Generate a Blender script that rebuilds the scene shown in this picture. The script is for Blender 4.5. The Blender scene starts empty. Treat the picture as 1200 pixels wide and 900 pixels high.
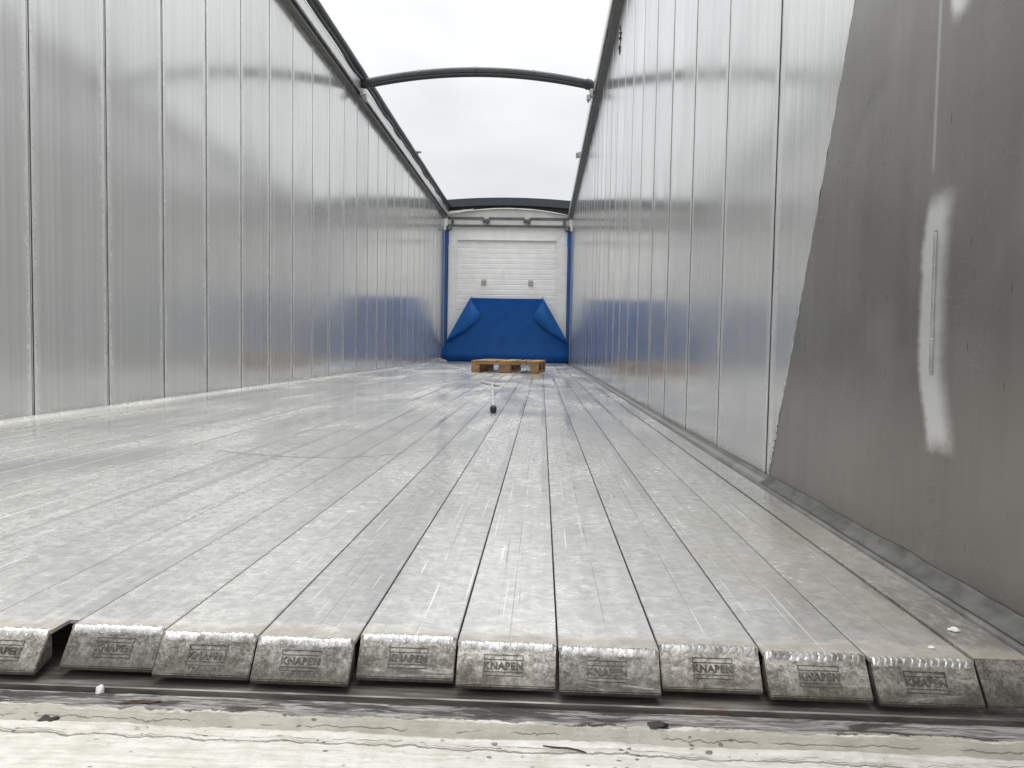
import bpy, bmesh, math, random
from mathutils import Vector, Matrix, noise
random.seed(4)
C = bpy.context.scene.collection
SC = bpy.context.scene

# ---------------------------------------------------------------- camera
cam_d = bpy.data.cameras.new('camera')
cam = bpy.data.objects.new('camera', cam_d); C.objects.link(cam)
CX, CY, CF = Vector((.99900, .04113, .01735)), Vector((-.0194, .05004, .99856)), Vector((.04021, -.9979, .05079))
m3 = Matrix((CX, CY, CF)).transposed()
cam.matrix_world = Matrix.Translation((0, 0, .3096)) @ m3.to_4x4()
cam_d.sensor_width = 36; cam_d.lens = 850 * 36 / 1200
cam_d.clip_start = .02; cam_d.clip_end = 3000
SC.camera = cam

# ---------------------------------------------------------------- world, sun, exposure
SUN_EL, SUN_ROT = math.radians(62), math.radians(20)
w = bpy.data.worlds.new('World'); SC.world = w; w.use_nodes = True
nt = w.node_tree; nt.nodes.clear()
def wn(t, **k):
    n = nt.nodes.new(t)
    for a, v in k.items(): setattr(n, a, v)
    return n
sky = wn('ShaderNodeTexSky', sky_type='NISHITA', sun_disc=False, sun_elevation=SUN_EL, sun_rotation=SUN_ROT,
         dust_density=6.0, air_density=1.0)
hsv = wn('ShaderNodeHueSaturation'); hsv.inputs['Saturation'].default_value = .12
nt.links.new(sky.outputs[0], hsv.inputs['Color'])
tc = wn('ShaderNodeTexCoord'); sep = wn('ShaderNodeSeparateXYZ')
nt.links.new(tc.outputs['Generated'], sep.inputs[0])
pw_ = wn('ShaderNodeMath', operation='POWER', use_clamp=True); pw_.inputs[1].default_value = 2.8
nt.links.new(sep.outputs[2], pw_.inputs[0])
el = wn('ShaderNodeMapRange'); el.inputs[1].default_value = 0; el.inputs[2].default_value = 1
el.inputs[3].default_value = 7.35; el.inputs[4].default_value = 40.0       # overcast sky: zenith brighter than the horizon
nt.links.new(pw_.outputs[0], el.inputs[0])
mp = wn('ShaderNodeMapping'); mp.inputs['Scale'].default_value = (2.2, 2.2, 5)
nt.links.new(tc.outputs['Generated'], mp.inputs[0])
nz = wn('ShaderNodeTexNoise'); nz.inputs['Scale'].default_value = 2.4; nz.inputs['Detail'].default_value = 6
nt.links.new(mp.outputs[0], nz.inputs['Vector'])
cl = wn('ShaderNodeMapRange'); cl.inputs[1].default_value = .3; cl.inputs[2].default_value = .7
cl.inputs[3].default_value = .87; cl.inputs[4].default_value = 1.03
nt.links.new(nz.outputs[0], cl.inputs[0])
mu = wn('ShaderNodeMath', operation='MULTIPLY'); nt.links.new(el.outputs[0], mu.inputs[0]); nt.links.new(cl.outputs[0], mu.inputs[1])
tint = wn('ShaderNodeMix', data_type='RGBA', blend_type='MULTIPLY'); tint.inputs[0].default_value = 1
nt.links.new(mu.outputs[0], tint.inputs[6]); tint.inputs[7].default_value = (.975, 1.0, 1.02, 1)
mx = wn('ShaderNodeMix', data_type='RGBA'); mx.inputs[0].default_value = .88
nt.links.new(hsv.outputs[0], mx.inputs[6]); nt.links.new(tint.outputs[2], mx.inputs[7])
bg = wn('ShaderNodeBackground'); bg.inputs[1].default_value = .105
nt.links.new(mx.outputs[2], bg.inputs[0])
ow = wn('ShaderNodeOutputWorld'); nt.links.new(bg.outputs[0], ow.inputs[0])

sd = bpy.data.lights.new('sun', 'SUN'); sd.energy = 1.0; sd.angle = math.radians(30); sd.color = (1, .975, .94)
so = bpy.data.objects.new('sun', sd); C.objects.link(so)
sdir = Vector((math.sin(SUN_ROT) * math.cos(SUN_EL), math.cos(SUN_ROT) * math.cos(SUN_EL), math.sin(SUN_EL)))
so.rotation_euler = sdir.to_track_quat('Z', 'Y').to_euler()

SC.view_settings.view_transform = 'Standard'; SC.view_settings.look = 'None'
SC.view_settings.exposure = 0.14; SC.view_settings.gamma = 1
SC.cycles.max_bounces = 14; SC.cycles.glossy_bounces = 12; SC.cycles.diffuse_bounces = 5
SC.cycles.use_denoising = True

# ---------------------------------------------------------------- material helpers
class NT:
    def __init__(s, name):
        s.m = bpy.data.materials.new(name); s.m.use_nodes = True
        s.t = s.m.node_tree; s.p = s.t.nodes['Principled BSDF']
    def n(s, typ, **k):
        x = s.t.nodes.new(typ)
        for a, v in k.items(): setattr(x, a, v)
        return x
    def put(s, sock, v):
        if isinstance(v, bpy.types.NodeSocket): s.t.links.new(v, sock)
        elif isinstance(v, (tuple, list)) and len(v) == 3 and sock.type == 'RGBA': sock.default_value = (*v, 1)
        else: sock.default_value = v
    def pos(s): return s.n('ShaderNodeNewGeometry').outputs['Position']
    def obj(s): return s.n('ShaderNodeTexCoord').outputs['Object']
    def rnd(s): return s.n('ShaderNodeObjectInfo').outputs['Random']
    def xyz(s, v):
        q = s.n('ShaderNodeSeparateXYZ'); s.put(q.inputs[0], v); return q.outputs
    def com(s, x, y, z):
        q = s.n('ShaderNodeCombineXYZ')
        for i, v in enumerate((x, y, z)): s.put(q.inputs[i], v)
        return q.outputs[0]
    def map(s, v, sc=(1, 1, 1), rot=(0, 0, 0), loc=(0, 0, 0)):
        q = s.n('ShaderNodeMapping'); s.put(q.inputs[0], v)
        q.inputs['Scale'].default_value = sc; q.inputs['Rotation'].default_value = rot; q.inputs['Location'].default_value = loc
        return q.outputs[0]
    def noise(s, v, scale=1, detail=4, rough=.55, dist=0):
        q = s.n('ShaderNodeTexNoise'); s.put(q.inputs['Vector'], v)
        q.inputs['Scale'].default_value = scale; q.inputs['Detail'].default_value = detail
        q.inputs['Roughness'].default_value = rough; q.inputs['Distortion'].default_value = dist
        return q.outputs[0]
    def rng(s, v, a, b, c=0, d=1, smooth=True):
        q = s.n('ShaderNodeMapRange', interpolation_type='SMOOTHSTEP' if smooth else 'LINEAR'); s.put(q.inputs[0], v)
        for i, x in enumerate((a, b, c, d)): s.put(q.inputs[i + 1], x)
        return q.outputs[0]
    def math(s, op, a, b=0.0, c=0.0):
        q = s.n('ShaderNodeMath', operation=op); s.put(q.inputs[0], a); s.put(q.inputs[1], b)
        if op in ('MULTIPLY_ADD', 'COMPARE'): s.put(q.inputs[2], c)
        return q.outputs[0]
    def mix(s, f, a, b, blend='MIX'):
        q = s.n('ShaderNodeMix', data_type='RGBA', blend_type=blend)
        s.put(q.inputs[0], f); s.put(q.inputs[6], a); s.put(q.inputs[7], b); return q.outputs[2]
    def fmix(s, f, a, b):
        q = s.n('ShaderNodeMix'); s.put(q.inputs[0], f); s.put(q.inputs[2], a); s.put(q.inputs[3], b); return q.outputs[0]
    def bump(s, h, strength=.2, dist=.002, nrm=None):
        q = s.n('ShaderNodeBump'); s.put(q.inputs['Height'], h)
        q.inputs['Strength'].default_value = strength; q.inputs['Distance'].default_value = dist
        if nrm is not None: s.put(q.inputs['Normal'], nrm)
        return q.outputs[0]
    def out(s, base=None, rough=None, metal=None, nrm=None, spec=None):
        for nm, v in (('Base Color', base), ('Roughness', rough), ('Metallic', metal), ('Normal', nrm), ('Specular IOR Level', spec)):
            if v is not None: s.put(s.p.inputs[nm], v)
        return s.m

def plain(name, col, rough=.5, metal=0.0, var=.25, scale=30, bump=.15):
    k = NT(name); p = k.obj()
    n1 = k.noise(p, scale, 6, .6); n2 = k.noise(p, scale * .13, 4, .6)
    f = k.math('MULTIPLY_ADD', n1, .6, k.math('MULTIPLY', n2, .4))
    c = k.mix(k.rng(f, .3, .7), tuple(x * (1 - var) for x in col), tuple(min(1, x * (1 + var)) for x in col))
    return k.out(c, k.rng(f, .3, .7, rough * .8, min(1, rough * 1.2)), metal, k.bump(n1, bump, .002))

# ---- floor slat top: worn bare aluminium
def mat_floor():
    k = NT('worn_floor_aluminium'); P = k.pos(); O = k.obj(); R = k.rnd()
    X, Y, Z = k.xyz(P); ox = k.xyz(O)[0]
    off = k.math('MULTIPLY', R, 37.0)
    Ps = k.com(X, k.math('ADD', Y, off), 0.0)
    patch = k.noise(k.map(P, (2.2, .7, 1)), 1, 6, .62, .6)
    mott = k.noise(Ps, 46, 9, .68, .5)
    mott2 = k.noise(k.map(Ps, (75, 210, 1)), 1, 6, .72, .4)
    strk = k.noise(k.map(Ps, (120, 1.1, 1)), 1, 5, .6)
    clump = k.rng(k.noise(k.map(Ps, (7, 5, 1), (0, 0, 0), (5, 1, 0)), 1, 4, .6), .36, .64)
    fl = k.math('MULTIPLY', k.rng(mott2, .34, .70), clump)
    g = k.math('MULTIPLY_ADD', mott, .50, k.math('MULTIPLY_ADD', patch, .36, k.math('MULTIPLY_ADD', fl, .08, k.math('MULTIPLY_ADD', mott2, .20, k.math('MULTIPLY', strk, .10)))))
    tone = k.rng(g, .42, .86)
    col = k.mix(tone, (.45, .44, .42), (.88, .865, .835))
    col = k.mix(1.0, col, k.mix(R, (.90, .90, .90), (1.05, 1.045, 1.03)), 'MULTIPLY')
    # smoother grey band rubbed along one edge of the slat, broken up
    ban = k.rng(k.math('ADD', ox, k.math('MULTIPLY', k.noise(k.map(Ps, (6, 1.4, 1)), 1, 2), .030)), .048, .054)
    ban = k.math('MULTIPLY', ban, k.rng(k.noise(k.map(Ps, (2, .7, 1)), 1, 3), .42, .66))
    col = k.mix(k.math('MULTIPLY', ban, .40), col, (.46, .47, .48))
    # grime right along the joint
    ax = k.math('ABSOLUTE', ox)
    edge = k.math('MULTIPLY', k.rng(ax, .0475, .0522), k.rng(k.noise(k.map(Ps, (8, .9, 1)), 1, 5), .35, .75))
    col = k.mix(k.math('MULTIPLY', edge, .20), col, (.20, .19, .175))
    # extrusion line down the middle of the slat
    mid = k.math('MULTIPLY', k.rng(k.math('ABSOLUTE', k.math('ADD', ox, -.002)), .0006, .0002), k.rng(k.noise(k.map(Ps, (4, 4, 1)), 1, 3), .40, .55))
    col = k.mix(k.math('MULTIPLY', mid, .75), col, (.20, .19, .18))
    # long thin scratches in several directions
    def scr(ang, sx, sy, lo, seed):
        v = k.map(P, (sx, sy, 1), (0, 0, ang), (seed, seed * .7, 0))
        return k.rng(k.noise(v, 1, 2, .5, .15), lo, lo + .025)
    sb = k.math('MAXIMUM', scr(.10, 190, 2.2, .685, 3), k.math('MAXIMUM', scr(-.5, 150, 3.0, .715, 9), scr(1.25, 130, 3.0, .72, 17)))
    col = k.mix(k.math('MULTIPLY', sb, .75), col, (.93, .93, .92))
    sdk = k.math('MAXIMUM', scr(.35, 170, 3.0, .735, 23), k.math('MAXIMUM', scr(1.5, 120, 5.0, .745, 31), scr(-.04, 150, 1.5, .725, 41)))
    col = k.mix(k.math('MULTIPLY', sdk, .5), col, (.17, .165, .16))
    # small dark specks and pits
    vo = k.n('ShaderNodeTexVoronoi'); k.put(vo.inputs['Vector'], P); vo.inputs['Scale'].default_value = 24
    sp = k.math('MULTIPLY', k.rng(vo.outputs['Distance'], .055, .03), k.rng(k.noise(P, 3.1, 3), .60, .68))
    col = k.mix(k.math('MULTIPLY', sp, .8), col, (.07, .06, .05))
    # dull grey stains and yellowish dust further in
    st = k.rng(k.noise(k.map(P, (1.6, .8, 1), (0, 0, .3), (4, 2, 0)), 1, 7, .65, .8), .50, .74)
    col = k.mix(k.math('MULTIPLY', st, .30), col, (.36, .36, .355))
    du = k.rng(k.noise(k.map(P, (1.1, .8, 1), (0, 0, -.4), (11, 6, 0)), 1, 6, .65, .5), .56, .78)
    col = k.mix(k.math('MULTIPLY', du, .35), col, (.56, .50, .38))
    bg_ = k.math('MULTIPLY', k.rng(k.math('MULTIPLY_ADD', k.noise(k.map(P, (5, 4, 1), (0, 0, 0), (8, 3, 0)), 1, 5, .6), .9, k.math('MULTIPLY', X, .55)), .52, .80), k.rng(Y, 1.9, .85))
    col = k.mix(k.math('MULTIPLY', bg_, .4), col, (.52, .47, .385))
    # one long curved scuff, and a shorter one behind it
    def arc(x0, y0, a, b_, lo_, hi_, wd):
        dx = k.math('ADD', X, -x0); p_ = k.math('MAXIMUM', dx, 0.0); n_ = k.math('MINIMUM', dx, 0.0)
        yy_ = k.math('ADD', k.math('MULTIPLY', k.math('MULTIPLY', p_, p_), a), k.math('MULTIPLY', k.math('MULTIPLY', n_, n_), b_))
        dd = k.math('ABSOLUTE', k.math('ADD', k.math('SUBTRACT', Y, yy_), k.math('MULTIPLY_ADD', k.noise(k.map(P, (14, 14, 1)), 1, 4, .6), .02, -y0 - .01)))
        return k.math('MULTIPLY', k.rng(dd, wd, wd * .2), k.math('MULTIPLY', k.rng(X, lo_, lo_ + .06), k.rng(X, hi_, hi_ - .03)))
    ar = k.math('MAXIMUM', arc(-.6, 1.935, 2.9, .9, -.95, -.37, .011), k.math('MULTIPLY', arc(-.9, 2.55, .5, .4, -1.5, -.5, .018), .45))
    col = k.mix(k.math('MULTIPLY', k.math('MULTIPLY', ar, .75), k.rng(k.noise(k.map(P, (60, 60, 1)), 1, 4, .7), .32, .5)), col, (.17, .165, .155))
    # dried mud on the last few centimetres before the weld
    yy = k.math('ADD', Y, k.math('MULTIPLY', k.noise(k.map(Ps, (14, 9, 1)), 1, 5, .6), -.075))
    mud = k.rng(yy, .748, .718)
    mudd = k.math('MULTIPLY', mud, k.rng(k.noise(Ps, 70, 5, .6), .25, .6, .55, 1))
    sst = k.math('MULTIPLY', k.math('MULTIPLY', k.rng(k.math('MULTIPLY_ADD', k.noise(k.map(P, (20, 6, 1)), 1, 5, .65), .09, X), .475, .495), k.rng(Y, 1.15, .85)), k.rng(k.noise(k.map(P, (70, 30, 1)), 1, 5, .7), .36, .55))
    col = k.mix(k.math('MULTIPLY', sst, .55), col, (.17, .168, .16))
    col = k.mix(k.math('MULTIPLY', mudd, .70), col, k.mix(k.noise(Ps, 35, 5), (.15, .125, .095), (.33, .285, .225)))
    rough = k.math('ADD', k.rng(g, .48, .84, .15, .25), k.rng(patch, .28, .72, .0, .11))
    rough = k.fmix(ban, rough, .14); rough = k.fmix(mudd, rough, .75)
    metal = k.math('MULTIPLY_ADD', mudd, -.4, .51)
    h = k.math('MULTIPLY_ADD', mott2, .5, k.math('MULTIPLY_ADD', strk, .8, k.math('MULTIPLY', mid, -1.5)))
    return k.out(col, rough, metal, k.bump(h, .12, .002))

# ---- side walls: extruded upright aluminium panels, glossy, streaked upright
def mat_wall():
    k = NT('mill_aluminium_wall'); P = k.pos(); O = k.obj(); R = k.rnd()
    X, Y, Z = k.xyz(P); oy = k.xyz(O)[1]
    off = k.math('MULTIPLY', R, 53.0)
    Q = k.com(k.math('MULTIPLY', X, .3), k.math('ADD', Y, off), Z)
    fine = k.noise(k.map(Q, (1, 210, .5)), 1, 4, .6)
    rib = k.noise(k.map(Q, (1, 46, .22)), 1, 4, .6)
    cloud = k.noise(k.map(Q, (1, 3.0, 1.3)), 1, 6, .62, .4)
    col = k.mix(k.rng(k.math('MULTIPLY_ADD', fine, .5, k.math('MULTIPLY', rib, .5)), .36, .64), (.595, .595, .588), (.70, .70, .69))
    col = k.mix(k.math('MULTIPLY', k.rng(cloud, .48, .70), .35), col, (.55, .55, .55))
    col = k.mix(1.0, col, k.mix(R, (.93, .93, .93), (1.04, 1.04, 1.035)), 'MULTIPLY')
    # scuffed pale edges beside each joint
    ed = k.math('ADD', k.math('ABSOLUTE', oy), k.math('MULTIPLY', k.noise(k.map(Q, (1, 30, 9)), 1, 6, .7), .055))
    sc = k.rng(ed, .212, .268)
    col = k.mix(k.math('MULTIPLY', sc, .55), col, (.86, .86, .85))
    # dirt creeping down the joint and up from the floor
    jd = k.math('MULTIPLY', k.rng(k.math('ABSOLUTE', oy), .229, .236), k.rng(k.noise(k.map(Q, (1, 50, 6)), 1, 5, .7), .40, .62))
    col = k.mix(k.math('MULTIPLY', jd, .55), col, (.17, .155, .14))
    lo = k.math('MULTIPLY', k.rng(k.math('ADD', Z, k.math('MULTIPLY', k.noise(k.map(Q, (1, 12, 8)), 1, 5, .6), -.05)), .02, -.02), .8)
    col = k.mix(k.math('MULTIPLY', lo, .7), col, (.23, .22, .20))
    # scrapes
    def scr(ang, sy, sz, th, seed):
        v = k.map(k.com(0.0, Y, Z), (1, sy, sz), (ang, 0, 0), (0, seed, seed * .6))
        return k.rng(k.noise(v, 1, 2, .5, .3), th, th + .02)
    dk = k.math('MAXIMUM', scr(.1, 120, 3.5, .775, 5), scr(.5, 90, 5, .785, 12))
    col = k.mix(k.math('MULTIPLY', dk, .45), col, (.28, .27, .26))
    rough = k.math('MULTIPLY_ADD', sc, .16, k.rng(cloud, .35, .7, .14, .22))
    rough = k.math('MULTIPLY_ADD', lo, .4, rough)
    h = k.math('MULTIPLY_ADD', fine, .25, rib)
    m = k.out(col, rough, k.math('MULTIPLY_ADD', lo, -.4, .68), k.bump(h, .085, .004))
    return m

def mat_plate():
    k = NT('dull_steel_plate'); P = k.pos(); X, Y, Z = k.xyz(P)
    a = k.noise(k.map(P, (1, 34, 2.2)), 1, 3, .5); b = k.noise(P, 4, 4, .5, .5); c = k.noise(P, 240, 3, .6)
    f = k.math('MULTIPLY_ADD', a, .22, k.math('MULTIPLY_ADD', b, .50, k.math('MULTIPLY', c, .14)))
    col = k.mix(k.rng(f, .18, .70), (.222, .210, .195), (.345, .329, .307))
    # bright ground patch round the weld: sharp on one side, brushed out on the other
    def patch(y0, y1, z0, z1, seed):
        n = k.noise(k.map(P, (1, 30, 60), (0, 0, 0), (0, seed, 0)), 1, 4, .6)
        yn = k.math('MULTIPLY_ADD', n, .016, Y)
        bend = k.math('ADD', k.rng(Z, z0 + .13, z0 - .01, 0, .034), k.rng(Z, z1 - .11, z1, 0, .016))
        yb = k.math('ADD', yn, bend)
        e = k.math('MULTIPLY', k.rng(yb, y1 + .008, y1 - .010), k.rng(yb, y0 - .014, y0 + .030))
        zn = k.math('MULTIPLY_ADD', n, .03, Z)
        return k.math('MULTIPLY', e, k.math('MULTIPLY', k.rng(zn, z0, z0 + .03), k.rng(zn, z1, z1 - .05)))
    halo = k.math('MAXIMUM', patch(.998, 1.062, .185, .560, 2), patch(1.006, 1.045, .752, 1.3, 5))
    thin = k.math('MULTIPLY', k.rng(k.math('ABSOLUTE', k.math('ADD', Y, -1.036)), .006, .001), k.rng(Z, .55, .58))
    halo = k.math('MAXIMUM', halo, k.math('MULTIPLY', thin, .35))
    col = k.mix(k.math('MULTIPLY', halo, .92), col, (.84, .83, .81))
    # pale splashes
    vo = k.n('ShaderNodeTexVoronoi'); k.put(vo.inputs['Vector'], P); vo.inputs['Scale'].default_value = 150
    reg = k.math('MULTIPLY', k.rng(k.noise(k.map(P, (1, 6, 6), (0, 0, 0), (0, .35, .2)), 1, 4), .52, .66), k.rng(k.math('ABSOLUTE', k.math('ADD', Z, -.33)), .16, .05))
    sp = k.math('MULTIPLY', k.rng(vo.outputs['Distance'], .24, .12), reg)
    col = k.mix(k.math('MULTIPLY', sp, .6), col, (.62, .62, .60))
    # dark upright nicks
    nk = k.rng(k.noise(k.map(P, (1, 190, 26)), 1, 2, .5), .735, .765)
    col = k.mix(k.math('MULTIPLY', nk, .6), col, (.05, .048, .045))
    rough = k.math('MULTIPLY_ADD', halo, .04, k.rng(b, .3, .7, .25, .34))
    return k.out(col, rough, .82, k.bump(b, .20, .005))

def mat_cast():
    k = NT('dirty_cast_aluminium'); P = k.pos(); R = k.rnd(); O = k.obj(); X, Y, Z = k.xyz(P)
    a = k.noise(P, 170, 6, .7); b = k.noise(k.map(P, (18, 30, 30)), 1, 6, .65, .6)
    a2 = k.noise(P, 520, 3, .6)
    f = k.math('MULTIPLY_ADD', a, .45, k.math('MULTIPLY_ADD', b, .38, k.math('MULTIPLY', a2, .25)))
    col = k.mix(k.rng(f, .42, .70), (.125, .112, .095), (.46, .435, .398))
    col = k.mix(1.0, col, k.mix(R, (.68, .68, .68), (1.25, 1.25, 1.23)), 'MULTIPLY')
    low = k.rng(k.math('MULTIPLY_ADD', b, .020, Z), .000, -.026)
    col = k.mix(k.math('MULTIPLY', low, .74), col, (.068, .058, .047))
    wi = k.rng(k.noise(k.map(P, (9, 60, 60), (0, 0, .5)), 1, 6, .75, 1.2), .56, .70)
    col = k.mix(k.math('MULTIPLY', wi, .55), col, (.58, .565, .53))
    return k.out(col, k.rng(f, .4, .7, .62, .42), .7, k.bump(k.math('MULTIPLY_ADD', a, .6, b), .35, .0016))

def mat_stamp():
    k = NT('embossed_edge_grime'); P = k.pos(); n = k.noise(P, 240, 4, .65); R = k.noise(k.map(P, (14, 0, 0)), 1, 1)
    col = k.mix(k.rng(n, .35, .65), (.065, .058, .048), k.mix(k.rng(R, .35, .65), (.085, .077, .066), (.19, .178, .16)))
    return k.out(col, .55, .6, k.bump(n, .2, .001))

def mat_weld():
    k = NT('bright_weld_metal'); P = k.pos()
    a = k.noise(P, 260, 5, .65); b = k.noise(P, 40, 4)
    col = k.mix(k.rng(a, .35, .65), (.54, .525, .50), (.78, .77, .75))
    col = k.mix(k.math('MULTIPLY', k.rng(b, .50, .66), .6), col, (.22, .20, .17))
    return k.out(col, .30, .85, k.bump(a, .15, .0008))

def mat_sill():
    k = NT('chipped_cream_paint'); P = k.map(k.pos(), (1, 1 / .979, 1)); X, Y, Z = k.xyz(P)
    rag = k.noise(k.map(P, (38, 60, 1)), 1, 6, .72); rag2 = k.noise(k.map(P, (9, 20, 1)), 1, 4)
    yr = k.math('ADD', Y, k.math('MULTIPLY_ADD', k.math('ADD', rag, -.5), .012, k.math('MULTIPLY', k.math('ADD', rag2, -.5), .008)))
    bare = k.rng(yr, .6915, .6925)                       # 1 = rubbed bare
    fin = k.noise(k.map(P, (22, 260, 200)), 1, 6, .7, .4); bl = k.noise(k.map(P, (10, 60, 60)), 1, 5, .65, .5)
    bc = k.mix(k.rng(fin, .38, .62), (.11, .103, .093), (.42, .405, .38))
    bc = k.mix(k.math('MULTIPLY', k.rng(bl, .49, .57), .9), bc, (.045, .042, .037))
    topw = k.math('MULTIPLY', k.rng(yr, .7255, .7290), k.rng(rag2, .40, .55))
    bc = k.mix(k.math('MULTIPLY', topw, .8), bc, (.70, .68, .63))
    wc = k.rng(k.noise(k.map(P, (16, 120, 100), (0, 0, 0), (3, 3, 0)), 1, 6, .75, .5), .63, .68)
    bc = k.mix(k.math('MULTIPLY', wc, .85), bc, (.66, .64, .59))
    cr_ = k.noise(k.map(P, (40, 90, 40)), 1, 6, .7); cn = k.noise(P, 28, 7, .65); fn = k.noise(k.map(P, (11, 230, 120)), 1, 6, .72, .3)
    cream = k.mix(k.rng(cn, .35, .66), (.33, .302, .25), (.415, .385, .328))
    white = k.mix(k.rng(k.math('MULTIPLY_ADD', fn, .45, k.math('MULTIPLY_ADD', cr_, .25, k.math('MULTIPLY', cn, .35))), .36, .64), (.47, .44, .38), (.70, .675, .62))
    yw = k.math('ADD', Y, k.math('MULTIPLY', k.math('ADD', rag, -.5), .010))
    pc = k.mix(k.rng(yw, .6745, .6715), cream, white)
    # cracks and drip edges in the paint
    wv = k.com(X, k.math('ADD', Y, k.math('MULTIPLY', k.noise(k.map(P, (34, 3, 1)), 1, 5, .7), .016)), 0.0)
    wy = k.xyz(wv)[1]
    def crack(y, wd, seed):
        on = k.rng(k.noise(k.map(P, (13, 1, 1), (0, 0, 0), (seed, 0, 0)), 1, 4, .6), .46, .54)
        return k.math('MULTIPLY', k.rng(k.math('ABSOLUTE', k.math('ADD', wy, -y)), wd, wd * .25), on)
    ck = k.math('MAXIMUM', crack(.6890, .0007, 1), k.math('MAXIMUM', crack(.6665, .0008, 7), crack(.662, .0006, 13)))
    led = k.rng(k.math('ABSOLUTE', k.math('ADD', wy, k.math('MULTIPLY_ADD', rag2, .0016, k.math('MULTIPLY_ADD', rag, .0012, -.6600)))), k.rng(rag, .3, .7, .0009, .0021), .0003)
    pc = k.mix(k.math('MULTIPLY', led, .6), pc, (.19, .15, .11))  # brown crack line, darkened in place of shade in the ledge dip
    pc = k.mix(k.math('MULTIPLY', ck, .75), pc, (.16, .13, .10))
    vo = k.n('ShaderNodeTexVoronoi'); k.put(vo.inputs['Vector'], k.map(P, (70, 110, 70))); vo.inputs['Scale'].default_value = 1.0
    cr = k.noise(P, 150, 5, .7)
    ch = k.math('MULTIPLY', k.rng(k.math('MULTIPLY_ADD', cr, .55, vo.outputs['Distance']), .46, .42), k.rng(k.noise(P, 17, 4), .51, .60))
    ch = k.math('MAXIMUM', ch, k.rng(k.noise(k.map(P, (1, 1.6, 1), (0, 0, 0), (4, 4, 0)), 210, 3, .5), .735, .755))
    pc = k.mix(k.math('MULTIPLY', ch, .85), pc, (.10, .085, .07))
    ds = k.rng(k.noise(k.map(P, (55, 9, 1)), 1, 5, .6), .60, .72)
    pc = k.mix(k.math('MULTIPLY', ds, .35), pc, (.42, .37, .29))
    lip = k.math('MULTIPLY', k.rng(yr, .6885, .691), k.rng(yr, .6930, .6920))
    pc = k.mix(k.math('MULTIPLY', lip, k.rng(fn, .45, .6, 0.0, .7)), pc, (.80, .78, .72))
    pc = k.mix(k.math('MULTIPLY', k.rng(k.noise(k.map(P, (9, 110, 1), (0, 0, 0), (2, 8, 0)), 1, 6, .72), .57, .70), .30), pc, (.30, .26, .20))
    col = k.mix(bare, pc, bc)
    h = k.math('MULTIPLY_ADD', k.math('SUBTRACT', 1.0, bare), 1.6, k.math('MULTIPLY_ADD', fn, 1.2, k.math('MULTIPLY_ADD', ch, -1.0, k.math('MULTIPLY', ck, -1.0))))
    h = k.math('MULTIPLY_ADD', cr_, 1.6, k.math('MULTIPLY_ADD', led, -2.5, h))
    return k.out(col, k.fmix(bare, .55, .5), k.math('MULTIPLY', bare, .35), k.bump(h, .85, .0026))

def mat_bed():
    k = NT('oily_dark_steel'); P = k.pos()
    a = k.noise(k.map(P, (8, 90, 60)), 1, 6, .65, .3); b = k.noise(P, 14, 5, .6, .6)
    col = k.mix(k.rng(a, .35, .68), (.10, .09, .078), (.29, .27, .24))
    col = k.mix(k.math('MULTIPLY', k.rng(b, .62, .70), .8), col, (.13, .055, .022))
    return k.out(col, k.rng(b, .35, .65, .32, .55), .55, k.bump(a, .3, .002))

def mat_headboard():
    k = NT('white_painted_board'); P = k.pos(); X, Y, Z = k.xyz(P)
    a = k.noise(P, 6, 6, .65, .4); b = k.noise(k.map(P, (3, 3, 26)), 1, 5, .6)
    col = k.mix(k.rng(k.math('MULTIPLY_ADD', a, .5, k.math('MULTIPLY', b, .5)), .36, .66), (.78, .77, .75), (.88, .875, .86))
    st = k.rng(k.noise(k.map(P, (5, 5, 3.2), (0, 0, 0), (2.3, 0, 1)), 1, 5, .65), .62, .72)
    col = k.mix(k.math('MULTIPLY', st, .35), col, (.48, .46, .43))
    return k.out(col, .48, 0.0, k.bump(b, .1, .003))

def mat_tarp(name, col, rough):
    k = NT(name); P = k.obj(); a = k.noise(P, 3.2, 5, .6); b = k.noise(P, 420, 2, .5); c = k.noise(P, 14, 5, .6)
    cc = k.mix(k.rng(k.math('MULTIPLY_ADD', a, .6, k.math('MULTIPLY', c, .4)), .35, .65), tuple(x * .88 for x in col), tuple(x * 1.1 for x in col))
    return k.out(cc, rough, 0.0, k.bump(k.math('MULTIPLY_ADD', a, 6.0, k.math('MULTIPLY', b, .2)), .12, .01), .35)

def mat_wood():
    k = NT('rough_pallet_wood'); O = k.obj(); R = k.rnd()
    off = k.math('MULTIPLY', R, 20.0); x, y, z = k.xyz(O)
    g = k.noise(k.map(k.com(x, k.math('ADD', y, off), z), (60, 4, 60)), 1, 5, .6, .3); b = k.noise(k.com(x, k.math('ADD', y, off), z), 9, 4)
    col = k.mix(k.rng(g, .35, .65), (.195, .108, .05), (.38, .245, .12))
    col = k.mix(k.math('MULTIPLY', k.rng(b, .5, .7), .5), col, (.17, .105, .06))
    col = k.mix(1.0, col, k.mix(R, (.75, .75, .75), (1.2, 1.18, 1.12)), 'MULTIPLY')
    return k.out(col, .8, 0.0, k.bump(g, .3, .003))

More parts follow.
